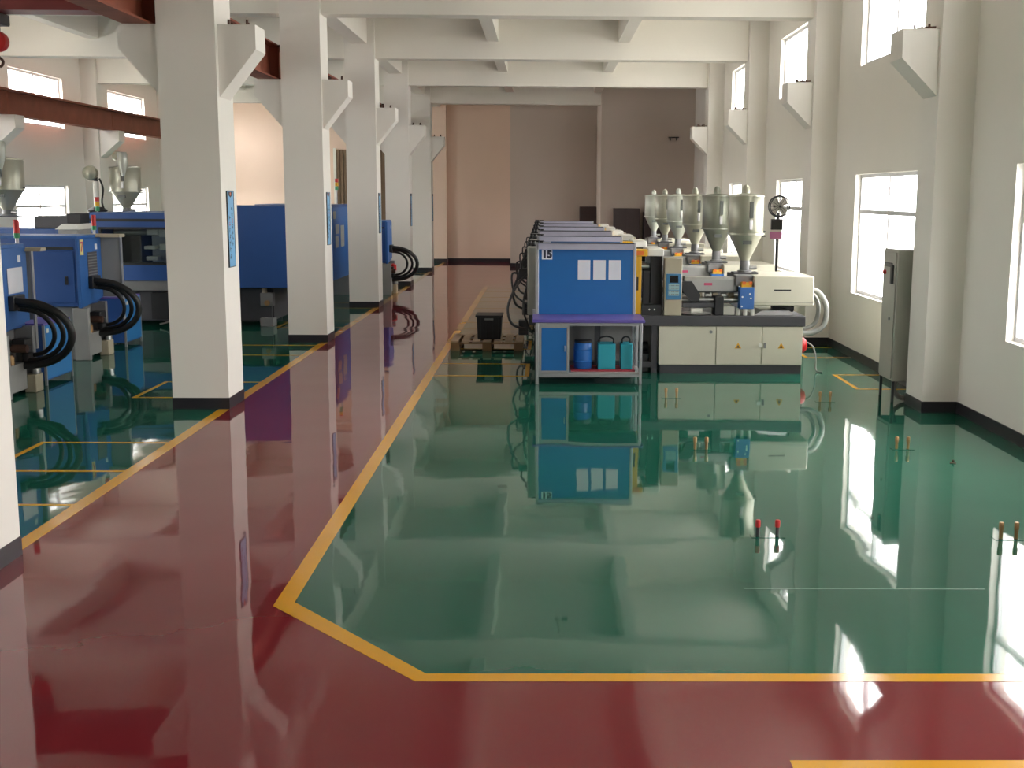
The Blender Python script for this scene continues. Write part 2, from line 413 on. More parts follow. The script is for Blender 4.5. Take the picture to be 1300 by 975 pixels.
# windows
NW = [0]
def window(plane, c, u0, u1, z0, z1, label, lower=True):
    NW[0] += 1
    loc = (c, (u0+u1)/2, z0) if plane == 'x' else ((u0+u1)/2, c, z0)
    r = thing('window_%d' % NW[0], label, 'window', loc, None, 'structure')
    d = .035
    def bx(mb, a, b, p, q, dd=d):
        return mb.box(c-dd, c+dd, a, b, p, q) if plane == 'x' else mb.box(a, b, c-dd, c+dd, p, q)
    t = .05; mb = MB()
    bx(mb, u0, u0+t, z0, z1); bx(mb, u1-t, u1, z0, z1); bx(mb, u0+t, u1-t, z0, z0+t); bx(mb, u0+t, u1-t, z1-t, z1)
    mb.build('window_frame', 'alu_frame', r, smooth=False)
    um = (u0+u1)/2
    rows = [(z0+t, z1-t)]
    if lower:
        zt = z0+(z1-z0)*.69
        mb = MB(); bx(mb, u0+t, u1-t, zt-.03, zt+.03); mb.build('transom', 'alu_frame', r, smooth=False)
        rows = [(z0+t, zt-.03), (zt+.03, z1-t)]
    for p, q in rows:
        mb = MB(); bx(mb, um-.03, um+.03, p, q); mb.build('mullion', 'alu_frame', r, smooth=False)
        for a, b in ((u0+t, um-.03), (um+.03, u1-t)):
            mb = MB(); bx(mb, a, b, p, q, .003); mb.build('pane', 'glass', r, smooth=False)
    # daylight portal: guides sampling of the sky through this opening, gives no light of its own
    ld = bpy.data.lights.new('daylight_portal', 'AREA'); ld.shape = 'RECTANGLE'; ld.size = u1-u0-.05; ld.size_y = z1-z0-.05
    lo = bpy.data.objects.new('daylight_portal', ld); COL.objects.link(lo); ld.cycles.is_portal = True
    inward = Vector({'x': (-1, 0, 0) if c > 0 else (1, 0, 0), 'y': (0, 1, 0)}[plane])
    out = c-inward.x*.15 if plane == 'x' else c-.15
    lo.location = (out, um, (z0+z1)/2) if plane == 'x' else (um, out, (z0+z1)/2)
    xa = Vector((0, 1, 0)) if plane == 'x' else Vector((1, 0, 0))
    za = -inward; ya = za.cross(xa)
    lo.matrix_world = Matrix.Translation(lo.location) @ Matrix((xa, ya, za)).transposed().to_4x4()
names_r = ['beside the camera', 'at the right photo edge', 'behind the grey electrical cabinet', 'behind the round fan', 'behind the second and third hoppers']
for (a, b), s in zip(RW, names_r):
    window('x', XR+.12, a, b, *RWZ, 'tall four-pane window in the right wall, '+s)
    window('x', XR+.12, a, b, *RUZ, 'high window above the crane corbels in the right wall, above the one '+s, False)
for i, (a, b) in enumerate(LW):
    s = ['first', 'second', 'third', 'fourth', 'fifth', 'sixth', 'seventh', 'last'][i]
    window('x', XL-.12, a, b, *LWZ, 'four-pane window low in the left wall, %s from the camera end' % s)
    window('x', XL-.12, a, b, *LUZ, 'bright high window in the left wall, %s from the camera end' % s, False)

# outdoors
og = B('outdoor_ground', 'concrete_out', None, -80, 80, -60, 110, -.5, -.3); struct(og, 'pale concrete yard outside the windows', 'ground')
#OBJECTS#

# ------------------------------------------------------------------ crane runway and bridge crane in the left hall
def ibeam_y(mb, xc, y0, y1, z0, z1, wd, tf=.025, tw=.016):
    mb.box(xc-wd/2, xc+wd/2, y0, y1, z0, z0+tf); mb.box(xc-wd/2, xc+wd/2, y0, y1, z1-tf, z1); mb.box(xc-tw/2, xc+tw/2, y0, y1, z0+tf, z1-tf)
    return mb
XI = -4.41
for k in range(-2, 4):
    y = CY0+BAY*k; a, b = y+.325+.01, y+BAY+.325-.01
    lab = ['rust-red runway beam on the corbels beside the camera', 'rust-red runway beam at the top left, running to the nearest whole column', 'rust-red runway beam between the nearest and second sign columns', 'rust-red runway beam between the second and third sign columns', 'rust-red runway beam between the third and fourth sign columns', 'rust-red runway beam between the fourth and farthest columns'][k+2]
    r = thing('runway_beam', lab, 'beam', (XI, (a+b)/2, 4.21), 'runway beams on the column corbels')
    mb = MB(); mb.box(XI-.15, XI+.15, a, b, 4.21, 4.235); mb.build('bottom_flange', 'rust', r, smooth=False)
    mb = MB(); mb.box(XI-.15, XI+.15, a, b, 4.735, 4.76); mb.build('top_flange', 'rust', r, smooth=False)
    mb = MB(); mb.box(XI-.009, XI+.009, a, b, 4.235, 4.735); mb.build('web', 'rust', r, smooth=False)
    for yy in (a+.02, b-.035):
        MB().box(XI-.14, XI+.14, yy, yy+.015, 4.235, 4.735).build('end_plate', 'rust', r, smooth=False)
    MB().box(XI-.03, XI+.03, a, b, 4.76, 4.80).build('rail', 'rust', r, smooth=False)
    for p_, q_ in (((XI+.15, b-.05, 4.225), (XI+.23, b-.05, 4.225)), ((XI+.14, b-.06, 4.74), (XI+.23, b-.06, 4.74))): MB().bar(p_, q_, .03).build('tie_rod', 'bolt', r, smooth=False)
XO = XL+.66
for k in range(-1, 4):
    y = CY0+BAY*k; a, b = y+.31, y+BAY+.29
    r = thing('runway_beam', 'brown runway beam on the left wall corbels, %s span from the camera' % ['first', 'second', 'third', 'fourth', 'fifth'][k+1], 'beam', (XO, (a+b)/2, 4.02), 'runway beams along the left wall')
    MB().box(XO-.14, XO+.14, a, b, 4.02, 4.05).build('bottom_flange', 'rust', r, smooth=False)
    MB().box(XO-.14, XO+.14, a, b, 4.51, 4.54).build('top_flange', 'rust', r, smooth=False)
    MB().box(XO-.009, XO+.009, a, b, 4.05, 4.51).build('web', 'rust', r, smooth=False)
    MB().box(XO-.03, XO+.03, a, b, 4.54, 4.58).build('rail', 'rust', r, smooth=False)
r = thing('bridge_crane', 'dark red bridge crane girder spanning the left hall at the top left', 'crane', (-7.85, 15.2, 4.6))
MB().box(XO+.22, XI-.22, 15.0, 15.4, 4.60, 5.10).build('girder', 'crane_red', r, smooth=False)
for x in (XO, XI):
    z = 4.58 if x == XO else 4.80
    mb = MB(); mb.box(x-.10, x+.10, 14.5, 15.9, 4.86, 5.08); mb.box(x-.25, x+.25, 15.02, 15.38, 4.90, 5.06); mb.build('end_truck', 'crane_red', r, smooth=False)
    for yy in (14.75, 15.65):
        MB().cyl((x-.04, yy, z+.13), .13, .08, 'x', 18).build('wheel', 'bolt', r)
HX = -6.77
MB().box(HX-.20, HX+.05, 14.92, 15.48, 4.46, 4.60).build('hoist_trolley', 'dark_grey', r, bevel=.02)
for x in (HX-.03, HX+.03): MB().tube([(x, 15.2, 4.50), (x, 15.2, 4.4), (x, 15.2, 4.30)], .012).build('hoist_rope', 'bolt', r)
hb = MB().lathe([(.03, 0), (.12, .02), (.13, .08), (.12, .14), (.03, .16)], (HX, 15.12, 4.25), 'y', 18).build('hook_block', 'hook_red', r)
MB().tube([(HX, 15.2, 4.16), (HX, 15.2, 4.07), (HX+.05, 15.2, 4.01), (HX+.02, 15.2, 3.95), (HX-.05, 15.2, 3.98)], .018).build('hook', 'bolt', hb)

# ------------------------------------------------------------------ signs on the columns
CXL, CXR = -4.17, -3.54
def sign(k, label):
    y = CY0+BAY*k; x = CXR; ya, yb, z0, z1 = y+.20, y+.46, 1.59, 2.43
    r = thing('column_sign', label, 'sign', (x, (ya+yb)/2, z0), 'blue signs on the columns')
    MB().box(x, x+.012, ya, yb, z0, z1).build('sign_board', 'sign_blue', r, smooth=False)
    mb = MB()
    each('sign_frame', 'dark', r, [(x, x+.016, a, b, p, q) for a, b, p, q in ((ya-.008, ya, z0-.008, z1+.008), (yb, yb+.008, z0-.008, z1+.008), (ya, yb, z0-.008, z0), (ya, yb, z1, z1+.008))])
    mb = MB(); mb.prism([(ya+.03, z1-.005), (yb-.03, z1-.005), (yb-.07, z1-.05), ((ya+yb)/2, z1-.07), (ya+.07, z1-.05)], 'x', x+.012, x+.0135); mb.build('emblem', 'ink', r, smooth=False)
    MB().cyl((x+.0125, (ya+yb)/2, z1-.03), .02, .0015, 'x', 12).build('emblem_disc', 'orange', r)
    rnd = random.Random(k+3)
    dark, red = MB(), MB()
    for col, (yc, zs, ze) in enumerate(((yb-.085, z1-.17, z1-.62), (ya+.07, z1-.25, z1-.76))):
        n = 7; st = (zs-ze)/n
        for i in range(n):
            zc = zs-st*i-st/2; tgt = red if (i == 2 and col == 0) or (i in (1,) and col == 1) else dark
            for _ in range(6):         # worn brush strokes, too blurred in the photograph to read
                dy, dz = rnd.uniform(-.022, .022), rnd.uniform(-.02, .02)
                if rnd.random() < .5: tgt.box(x+.012, x+.0132, yc+dy-.016, yc+dy+.016, zc+dz-.0025, zc+dz+.0025)
                else: tgt.box(x+.012, x+.0132, yc+dy-.0025, yc+dy+.0025, zc+dz-.016, zc+dz+.016)
    tag(dark.build('dark_lettering', 'ink', r, smooth=False), kind='stuff'); tag(red.build('red_lettering', 'ink_red', r, smooth=False), kind='stuff')
for k, s in enumerate(['nearest the camera', 'second from the camera', 'third from the camera', 'fourth from the camera', 'farthest from the camera']):
    sign(k, 'tall light blue notice board with vertical lettering, on the column '+s)

# ------------------------------------------------------------------ work benches with blue notice boards (right hall)
PITCHY = 2.76
def bench(Y0):
    r = thing('work_bench', 'work bench with purple top and blue board numbered 15, nearest the camera', 'bench', (.59, Y0+.4, 0), 'work benches in front of the cream machines')
    X0, X1, YBK = -.10, 1.28, Y0+.72
    MB().box(X0-.04, X1+.02, Y0-.02, YBK+.0, .80, .84).build('table_top', 'purple', r, .006)
    for x in (X0, X1-.05):
        for yy in (Y0, YBK-.045):
            MB().box(x, x+.04, yy, yy+.04, 0, .80).build('leg', 'alu', r, .006)
    for z0, z1 in ((.76, .795), (.10, .14)):
        each('rail', 'alu', r, [(X0+.04, X1-.05, yy, yy+.032, z0, z1) for yy in (Y0+.004, YBK-.041)]+[(x, x+.032, Y0+.04, YBK-.045, z0, z1) for x in (X0+.004, X1-.046)])
    MB().box(X0+.04, X1-.05, Y0+.03, YBK-.04, .141, .150).build('lower_shelf', 'grey_panel', r, smooth=False)
    each('cupboard_panel', 'blue_bench', r, [(X0+.045, X0+.42, Y0+.035, YBK-.05, .15, .16), (X0+.41, X0+.42, Y0+.035, YBK-.05, .16, .755), (X0+.045, X0+.055, Y0+.035, YBK-.05, .16, .755), (X0+.055, X0+.41, YBK-.06, YBK-.05, .16, .755)])
    d = MB().box(X0+.075, X0+.40, Y0+.012, Y0+.03, .175, .735).build('cupboard_door', 'blue_bench', r, .004)
    a0, a1, z0, z1 = X0+.045, X0+.43, .15, .76
    each('door_frame', 'alu', r, [(q[0], q[1], Y0+.006, Y0+.034, q[2], q[3]) for q in ((a0, a0+.03, z0, z1), (a1-.03, a1, z0, z1), (a0+.03, a1-.03, z0, z0+.028), (a0+.03, a1-.03, z1-.028, z1))])
    mb = MB(); mb.tube([(X0+.375, Y0+.012, .43), (X0+.375, Y0-.015, .44), (X0+.375, Y0-.015, .49), (X0+.375, Y0+.012, .50)], .006, 6, 3); mb.build('door_handle', 'alu', d)
    for x in (X0-.005, X1-.09):
        MB().box(x, x+.04, YBK-.0, YBK+.04, .0, 1.79).build('post', 'alu', r, .006)
    bd = MB().box(X0+.035, X1-.09, YBK+.008, YBK+.03, .84, 1.72).build('notice_board', 'blue_bench', r, smooth=False)
    for i in range(3):
        x = .46+.205*i-.005
        MB().box(x, x+.165, YBK+.004, YBK+.0078, 1.30, 1.56).build('paper_sheet', 'paper', bd, smooth=False)
    cd = MB().box(X0+.075, X0+.215, YBK+.004, YBK+.0078, 1.565, 1.695).build('number_card', 'paper', bd, smooth=False)
    hd = MB(); hd.prism([(YBK-.05, 1.70), (YBK+.05, 1.70), (YBK+.05, 1.775), (YBK-.02, 1.775)], 'x', X0+.03, X1-.09); h = hd.build('lamp_hood', 'hood', r, smooth=False)
    MB().box(X0+.02, X1-.08, YBK-.025, YBK+.055, 1.776, 1.79).build('hood_lid', 'dark_grey', h, smooth=False)
    mb = MB(); mb.box(X0-.05, X0-.01, YBK-.01, YBK+.05, .80, .90); mb.build('socket_box', 'alu', r, smooth=False)
    return r
bench0 = bench(15.03)
for k in range(1, 6):
    copy_tree(bench0, None, bench0.location+Vector((0, PITCHY*k, 0)), 'work bench with blue board, %s from the front in the bench row' % ['second', 'third', 'fourth', 'fifth', 'sixth'][k-1], skip=())
nc = [o for o in bench0.children_recursive if o.name.startswith('number_card')][0]
text_mesh('card_number', '15', 'ink', nc, (-.10+.145, 15.03+.72+.0035, 1.63), .13, ROT_FRONT, .009)
# things on the lower shelf of the nearest bench
dr = thing('plastic_drum', 'blue plastic drum with dark lid on the lower shelf of the nearest bench', 'drum', (.52, 15.36, .15))
MB().lathe([(.105, 0), (.118, .015), (.122, .09), (.13, .10), (.122, .11), (.122, .24), (.13, .25), (.122, .26), (.116, .325), (.105, .34)], (.52, 15.36, .15), n=24).build('drum_body', 'drum_blue', dr)
MB().lathe([(.11, 0), (.115, .01), (.115, .03), (.10, .036)], (.52, 15.36, .49), n=24).build('lid', 'dark', dr)
for i, (x0, x1, s) in enumerate(((.71, .94, 'wide teal box with a dark handle in the middle of the nearest bench shelf'), (1.01, 1.16, 'narrow teal box at the right end of the nearest bench shelf'))):
    t_ = thing('teal_box', s, 'box', ((x0+x1)/2, 15.38, .16), 'teal boxes on the bench shelf')
    MB().box(x0, x1, 15.24, 15.52, .168, .50).build('box_body', 'teal', t_, .008)
    mb = MB(); mb.tube([(x0+.02, 15.38, .495), (x0+.03, 15.38, .56), ((x0+x1)/2, 15.38, .585), (x1-.03, 15.38, .56), (x1-.02, 15.38, .495)], .012, 6, 4); mb.build('handle', 'dark', t_)
tag(MB().box(.36, 1.19, 15.16, 15.62, .1505, .168).build('red_tray', 'tray_red', None, smooth=False, loc=(.78, 15.4, .15)), 'flat dark red tray lying on the lower shelf of the nearest bench', 'tray')
dr.location.z = .168

# ------------------------------------------------------------------ cream injection moulding machines (right hall)
def hopper(r, cx, cyy, zb, R, zt, mt, sub=True, zn=None, neck=.16):
    """drying hopper: neck, cone, drum, lid, blower, window"""
    zc = zb+neck; zm = zc+(zt-zc)*.42
    hp = MB().lathe([(R*.97, 0), (R, .01), (R, zt-zm-.01), (R*.98, zt-zm)], (cx, cyy, zm), n=28).build('hopper_drum', mt, r)
    MB().lathe([(R*.26, 0), (R*.30, .02), (R*.98, zm-zc)], (cx, cyy, zc), n=28).build('hopper_cone', mt, r)
    MB().lathe([(R*1.07, -.012), (R*1.07, .012)], (cx, cyy, zm), n=28).build('hopper_flange', mt, hp)
    MB().lathe([(R*1.04, 0), (R*1.04, .02), (R*.4, .05)], (cx, cyy, zt), n=28).build('hopper_lid', mt, hp)
    MB().lathe([(R*.42, 0), (R*.42, .02), (R*.30, .025), (R*.28, neck)], (cx, cyy, zb), n=16).build('hopper_neck', 'mid_grey', r)
    MB().prism([(cx-R*.28, zc+(zm-zc)*.62), (cx+R*.22, zc+(zm-zc)*.62), (cx+R*.22, zc+(zm-zc)*.76), (cx-R*.28, zc+(zm-zc)*.76)], 'y', cyy-R*.88, cyy-R*.60).build('name_plate', 'dial', hp, smooth=False)
    MB().box(cx-R*.7, cx+R*.7, cyy-R*.55, cyy+R*.55, zb-.025, zb).build('hopper_base_plate', 'dark_grey', r, smooth=False)
    mb = MB(); mb.lathe([(.055, 0), (.055, .06), (.045, .10), (.02, .125)], (cx-R*.05, cyy, zt+.04), n=14); mb.build('loader_motor', mt, hp)
    MB().box(cx+R*.02, cx+R*.20, cyy-R*1.02-.012, cyy-R*.90, zm+.06, zm+.20).build('sight_glass', 'steel', hp, .006)
    MB().box(cx+R*.02, cx+R*.26, cyy-R*1.01-.006, cyy-R*.9, zm+.22, zm+.44).build('gauge', 'dial', hp, .006)
    for dz in (.03, -.03):
        MB().box(cx+R*.95, cx+R*1.12, cyy-.03, cyy+.03, zm+dz-.012, zm+dz+.012).build('clasp', 'dark_grey', hp, smooth=False)
    mb = MB(); mb.cyl((cx+R*.25, cyy-.02, zb+.06), .03, .10, 'x', 10); mb.build('blower_pipe', 'steel', r)
    return hp
def machine(Y):
    r = thing('injection_moulding_machine', 'cream injection moulding machine nearest the camera, beside the bench numbered 15', 'machine', (1.7, Y+.6, 0), 'cream moulding machines in a row')
    D = 1.15
    MB().box(1.60, 3.54, Y+.03, Y+D-.03, 0, .12).build('plinth', 'dark_grey', r, smooth=False)
    MB().box(1.585, 3.535, Y+.012, Y+D, .12, .66).build('base_cabinet', 'cream', r, smooth=False)
    for i, (a, b) in enumerate(((1.575, 2.345), (2.36, 2.975), (2.99, 3.54))):
        d = MB().box(a, b, Y-.006, Y+.012, .128, .652).build('cabinet_door', 'cream', r, .005)
        if i == 0: MB().cyl((b-.06, Y-.014, .58), .022, .008, 'y', 12).build('door_lock', 'mid_grey', d)
        else:
            cxx = a+.30 if i == 1 else a+.26
            mb = MB(); mb.prism([(cxx-.045, .355), (cxx+.045, .355), (cxx, .435)], 'y', Y-.0085, Y-.006); w_ = mb.build('warning_sign', 'yellow', d, smooth=False)
            mb = MB(); mb.prism([(cxx-.02, .365), (cxx+.02, .365), (cxx, .405)], 'y', Y-.0095, Y-.0085); mb.build('warning_mark', 'ink', d, smooth=False)
        if i == 2:
            mb = MB(); mb.box(a-.05, a+.0, Y-.022, Y-.006, .375, .43); mb.build('door_latch', 'white_plastic', d, smooth=False)
            MB().box(a+.02, a+.05, Y-.02, Y-.006, .36, .43).build('latch_handle', 'mid_grey', d, smooth=False)
    # open bay of the clamp half
    each('inner_panel', 'grey_panel', r, [(-.10, 1.575, Y+.45, Y+.48, .12, .66), (-.10, 1.575, Y+D-.03, Y+D, .1, .66)])
    each('base_post', 'dark_grey', r, [(x, x+.08, yy, yy+.08, 0, .66) for x in (-.12, .7, 1.48) for yy in (Y+.05, Y+D-.13)])
    each('base_rail', 'dark_grey', r, [(-.04, .70, Y+.06, Y+.12, .08, .16), (.78, 1.48, Y+.06, Y+.12, .08, .16)])
    MB().box(1.26, 1.46, Y+.14, Y+.40, .0, .26).build('hydraulic_pump', 'dark', r, .01); MB().lathe([(.07, 0), (.07, .3)], (1.15, Y+.28, .34), 'x', 14).build('hydraulic_valve', 'dark', r)
    MB().box(-.20, 3.57, Y-.02, Y+D+.02, .66, .80).build('deck', 'dark_grey', r, .008)
    # clamp unit behind the notice board
    MB().box(-.22, .02, Y+.02, Y+D-.02, .80, 1.72).build('clamp_end_cover', 'cab_grey', r, .015)
    for x, z in ((-.19, 1.745), (-.14, 1.77), (-.08, 1.74), (-.03, 1.775)): MB().lathe([(.03, 0), (.04, .03), (.02, .07), (.035, .09)], (x, Y+.1+abs(x)*1.2, 1.71), n=10).build('valve', 'dark', r)
    MB().box(.30, .52, Y+.2, Y+.95, .80, 1.55).build('moving_platen', 'mid_grey', r, .01)
    MB().box(.95, 1.12, Y+.2, Y+.95, .80, 1.60).build('mould_half', 'steel', r, .01)
    MB().box(1.46, 1.63, Y+.20, Y+1.0, .80, 1.60).build('fixed_platen', 'dark', r, .01)
    for yy in (Y+.28, Y+.88):
        for z in (.98, 1.45):
            MB().cyl((0, yy, z), .04, 1.45, 'x', 14).build('tie_bar', 'steel', r)
    MB().box(1.36, 1.46, Y+.22, Y+.6, .83, 1.40).build('mould_block', 'dark', r, .01)
    mb = MB(); mb.box(1.335, 1.60, Y+.02, Y+.16, .80, .94); mb.build('eject_box', 'dark', r, smooth=False)
    for x in (1.44, 1.51): MB().cyl((x, Y+.016, .88), .012, .004, 'y', 10).build('indicator_knob', 'white_plastic', r)
    gt = MB().box(-.02, 1.325, Y+.02, Y+.05, .82, 1.60).build('safety_gate', 'yellow', r, .006)
    MB().box(1.26, 1.285, Y+.008, Y+.02, 1.14, 1.32).build('gate_handle', 'dark', gt, smooth=False)
    MB().box(1.17, 1.40, Y+.01, Y+.30, 1.60, 1.69).build('gate_lamp_box', 'yellow', r, .008)
    MB().box(1.255, 1.35, Y+.005, Y+.01, 1.615, 1.67).build('orange_label', 'orange', r, smooth=False)
    MB().box(1.41, 1.63, Y+.06, Y+.9, 1.60, 1.70).build('platen_cover', 'white_plastic', r, .012)
    MB().box(.60, 1.12, Y+.35, Y+1.0, 1.60, 1.73).build('top_cover', 'cream', r, .01); MB().box(1.14, 1.22, Y+.32, Y+.6, 1.60, 1.76).build('gate_motor', 'yellow', r, .01)
    # control post
    MB().box(1.635, 1.875, Y-.015, Y+.16, .80, 1.58).build('control_post', 'beige', r, .01)
    cp = MB().box(1.66, 1.865, Y-.03, Y-.015, 1.02, 1.37).build('control_panel', 'panel_blue', r, .004)
    MB().box(1.705, 1.82, Y-.034, Y-.03, 1.25, 1.345).build('screen', 'screen', cp, smooth=False)
    for z0, z1 in ((1.155, 1.235), (1.075, 1.145)):
        MB().box(1.69, 1.835, Y-.034, Y-.03, z0, z1).build('keypad', 'key_pale', cp, smooth=False)
    mb = MB()
    for i in range(5):
        for j in range(4): mb.box(1.70+.028*i, 1.715+.028*i, Y-.037, Y-.034, 1.085+.036*j+(.012 if j > 1 else 0), 1.10+.036*j+(.012 if j > 1 else 0))
    tag(mb.build('keys', 'mid_grey', cp, smooth=False), kind='stuff')
    # injection unit
    MB().box(1.93, 2.68, Y+.18, Y+.46, 1.10, 1.31).build('barrel_cover', 'barrel_cover', r, .03)
    MB().box(2.20, 2.31, Y+.176, Y+.18, 1.20, 1.235).build('maker_plate', 'ink_red', r, smooth=False)
    MB().lathe([(.03, 0), (.05, .04), (.12, .16), (.12, .24)], (1.70, Y+.32, 1.20), 'x', 16).build('nozzle', 'dark', r)
    mb = MB(); mb.prism([(1.88, 1.26), (2.02, 1.26), (2.14, 1.08), (2.12, .98), (2.0, 1.0), (1.90, 1.12)], 'y', Y+.08, Y+.16); mb.build('nozzle_guard', 'dark', r, smooth=False)
    for i in range(5): MB().cyl((2.12+.11*i, Y+.32, 1.055), .06, .07, 'x', 14).build('heater_band', 'steel' if i % 2 else 'beige', r)
    MB().cyl((1.88, Y+.2, 1.0), .03, .95, 'x', 12).build('carriage_rod', 'steel', r)
    MB().cyl((1.88, Y+.62, 1.0), .03, .95, 'x', 12).build('carriage_rod', 'steel', r)
    MB().box(1.90, 2.36, Y+.10, Y+.55, .90, .97).build('carriage', 'dark_grey', r, .01)
    mb = MB(); mb.lathe([(.19, 0), (.21, .015), (.21, .02), (.0, .02)], (2.10, Y+.22, .80), n=22); mb.build('drip_tray', 'steel', r)
    MB().cyl((2.02, Y+.15, .86), .04, .16, 'x', 14).build('white_cylinder', 'white_plastic', r)
    MB().box(2.34, 2.46, Y+.06, Y+.4, .80, 1.06).build('carriage_bracket', 'dark', r, .01)
    MB().box(2.46, 2.62, Y+.12, Y+.6, .80, .92).build('cylinder_mount', 'white_plastic', r, .01)
    MB().cyl((2.46, Y+.3, .985), .035, .24, 'x', 12).build('shot_cylinder', 'steel', r)
    bb = MB().box(2.665, 2.86, Y-.01, Y+.16, .895, 1.19).build('hopper_control_box', 'blue_panel', r, .006)
    mb = MB(); mb.box(2.69, 2.83, Y+.02, Y+.13, 1.19, 1.255); mb.build('alarm_base', 'yellow', bb, smooth=False)
    for x in (2.70, 2.79): MB().box(x, x+.045, Y+.012, Y+.08, 1.225, 1.262).build('alarm_lamp', 'orange', bb, smooth=False)
    for x, z in ((2.70, 1.06), (2.80, 1.10), (2.815, 1.04), (2.695, .93)): MB().cyl((x, Y-.018, z), .012, .008, 'y', 10).build('switch', 'white_plastic', bb)
    for i, x in enumerate((2.66, 2.76, 2.86)): MB().cyl((x, Y+.1, .80), .028, .10, 'z', 12).build('clamp_stud', 'white_plastic', r)
    ic = MB(); ic.prism([(2.855, .94), (3.68, .94), (3.67, 1.34), (2.855, 1.34)], 'y', Y+.0, Y+1.08); ico = ic.build('injection_cover', 'cream', r, .015)
    MB().box(3.13, 3.36, Y-.004, Y+.0, 1.142, 1.162).build('grip_slot', 'dark', ico, smooth=False)
    MB().box(2.855, 3.675, Y-.004, Y+.01, .985, .993).build('cover_seam', 'mid_grey', ico, smooth=False)
    MB().box(2.62, 2.87, Y+.1, Y+.9, 1.20, 1.345).build('feed_block', 'mid_grey', r, .012)
    mb = MB(); mb.prism([(2.9, .80), (3.45, .80), (3.38, .86), (3.0, .86)], 'y', Y+.15, Y+.9); mb.build('motor_mount', 'steel', r, smooth=False)
    MB().cyl((3.2, Y+.5, .88), .07, .3, 'x', 14).build('hydraulic_motor', 'dark', r)
    hopper(r, 2.80, Y+.48, 1.37, .24, 2.40, 'hopper_paint')
    MB().tube([(3.66, Y+.25, 1.15), (3.80, Y+.25, 1.10), (3.91, Y+.25, .90), (3.88, Y+.25, .66), (3.74, Y+.25, .55), (3.58, Y+.25, .54)], .038, 10, 6).build('cable_conduit', 'conduit', r)
    MB().tube([(3.66, Y+.33, 1.10), (3.76, Y+.33, 1.04), (3.82, Y+.33, .88), (3.78, Y+.33, .68), (3.66, Y+.33, .6), (3.58, Y+.33, .58)], .03, 10, 6).build('cable_conduit', 'conduit', r)
    mb = MB(); mb.lathe([(.11, 0), (.115, .06), (.11, .10), (.07, .14), (.02, .155)], (3.53, Y+.35, .36), 'x', 18); mb.build('motor_cowl', 'red', r)
    MB().tube([(3.68, Y+.33, .40), (3.76, Y+.30, .34), (3.79, Y+.25, .2), (3.79, Y+.2, .03), (3.86, Y+.12, .012)], .012, 6, 5).build('drain_hose', 'conduit', r)
    # power cables on the clamp end
    for pts, rr in (([(-.20, Y+.10, 1.64), (-.30, Y+.08, 1.50), (-.27, Y+.06, 1.34), (-.22, Y+.06, 1.28)], .014),
                    ([(-.21, Y+.05, 1.36), (-.36, Y+.0, 1.20), (-.48, Y-.02, .92), (-.44, Y-.02, .70), (-.30, Y, .62), (-.18, Y+.05, .62)], .018),
                    ([(-.22, Y+.1, 1.30), (-.42, Y+.05, 1.36), (-.40, Y+.04, 1.10), (-.28, Y+.02, .98), (-.20, Y+.06, .95)], .014),
                    ([(-.21, Y+.1, 1.22), (-.27, Y+.04, 1.0), (-.26, Y+.02, .8), (-.16, Y+.05, .55)], .014)):
        MB().tube(pts, rr, 8, 6).build('cable', 'rubber', r)
    MB().box(-.34, -.21, Y+.04, Y+.16, 1.28, 1.42).build('connector_block', 'dark', r, .01)
    MB().box(-.34, -.21, Y+.02, Y+.2, .52, .72).build('valve_block', 'dark', r, .01)
    return r
mach0 = machine(16.0)
hop_m = ['hopper_dark', 'hopper_paint', 'hopper_light', 'hopper_paint', 'hopper_light']
for k in range(1, 6):
    c = copy_tree(mach0, None, mach0.location+Vector((0, PITCHY*k, 0)), 'cream injection moulding machine with a grey hopper, %s in the row from the front' % ['second', 'third', 'fourth', 'fifth', 'sixth'][k-1])
    for o in c.children_recursive:
        if o.name.startswith(('hopper_drum', 'hopper_cone', 'hopper_flange', 'hopper_lid', 'loader_motor')):
            o.material_slots[0].link = 'OBJECT'; o.material_slots[0].material = M[hop_m[k-1]]
# ------------------------------------------------------------------ pallet and crate
PX0, PX1, PY0, PY1 = -1.45, -.32, 18.35, 19.40
p = thing('wooden_pallet', 'brown wooden pallet on the green floor carrying the black crate', 'pallet', ((PX0+PX1)/2, (PY0+PY1)/2, 0))
for i in range(3):
    for j in range(3):
        x = [PX0, (PX0+PX1)/2-.07, PX1-.14][i]; y = [PY0, (PY0+PY1)/2-.07, PY1-.14][j]
        MB().box(x, x+.14, y, y+.14, .018, .105).build('block', 'wood', p, smooth=False)
for x in (PX0, (PX0+PX1)/2-.07, PX1-.14):
    MB().box(x, x+.14, PY0, PY1, 0, .018).build('plank', 'wood', p, smooth=False)
for y in (PY0, (PY0+PY1)/2-.07, PY1-.14):
    MB().box(PX0, PX1, y, y+.14, .105, .123).build('plank', 'wood', p, smooth=False)
nb = 7; wd = (PX1-PX0-.05*(nb-1))/nb
for i in range(nb):
    x = PX0+i*(wd+.05)
    MB().box(x, x+wd, PY0-.005+.01*random.random(), PY1, .123, .145+.004*random.random()).build('plank', 'wood_pale', p, smooth=False)
cr = thing('plastic_crate', 'black plastic crate standing on the wooden pallet', 'crate', (-.86, 18.85, .149))
mb = MB(); z0, z1 = .149, .52; a, b_, ty = .185, .205, .26
def taper(mb, x0, x1, y0, y1, z0, z1, e):
    vs = [(x0, y0, z0), (x1, y0, z0), (x1, y1, z0), (x0, y1, z0), (x0-e, y0-e, z1), (x1+e, y0-e, z1), (x1+e, y1+e, z1), (x0-e, y1+e, z1)]
    return mb.add(vs, [(0, 3, 2, 1), (0, 1, 5, 4), (1, 2, 6, 5), (2, 3, 7, 6), (3, 0, 4, 7), (4, 5, 6, 7)])
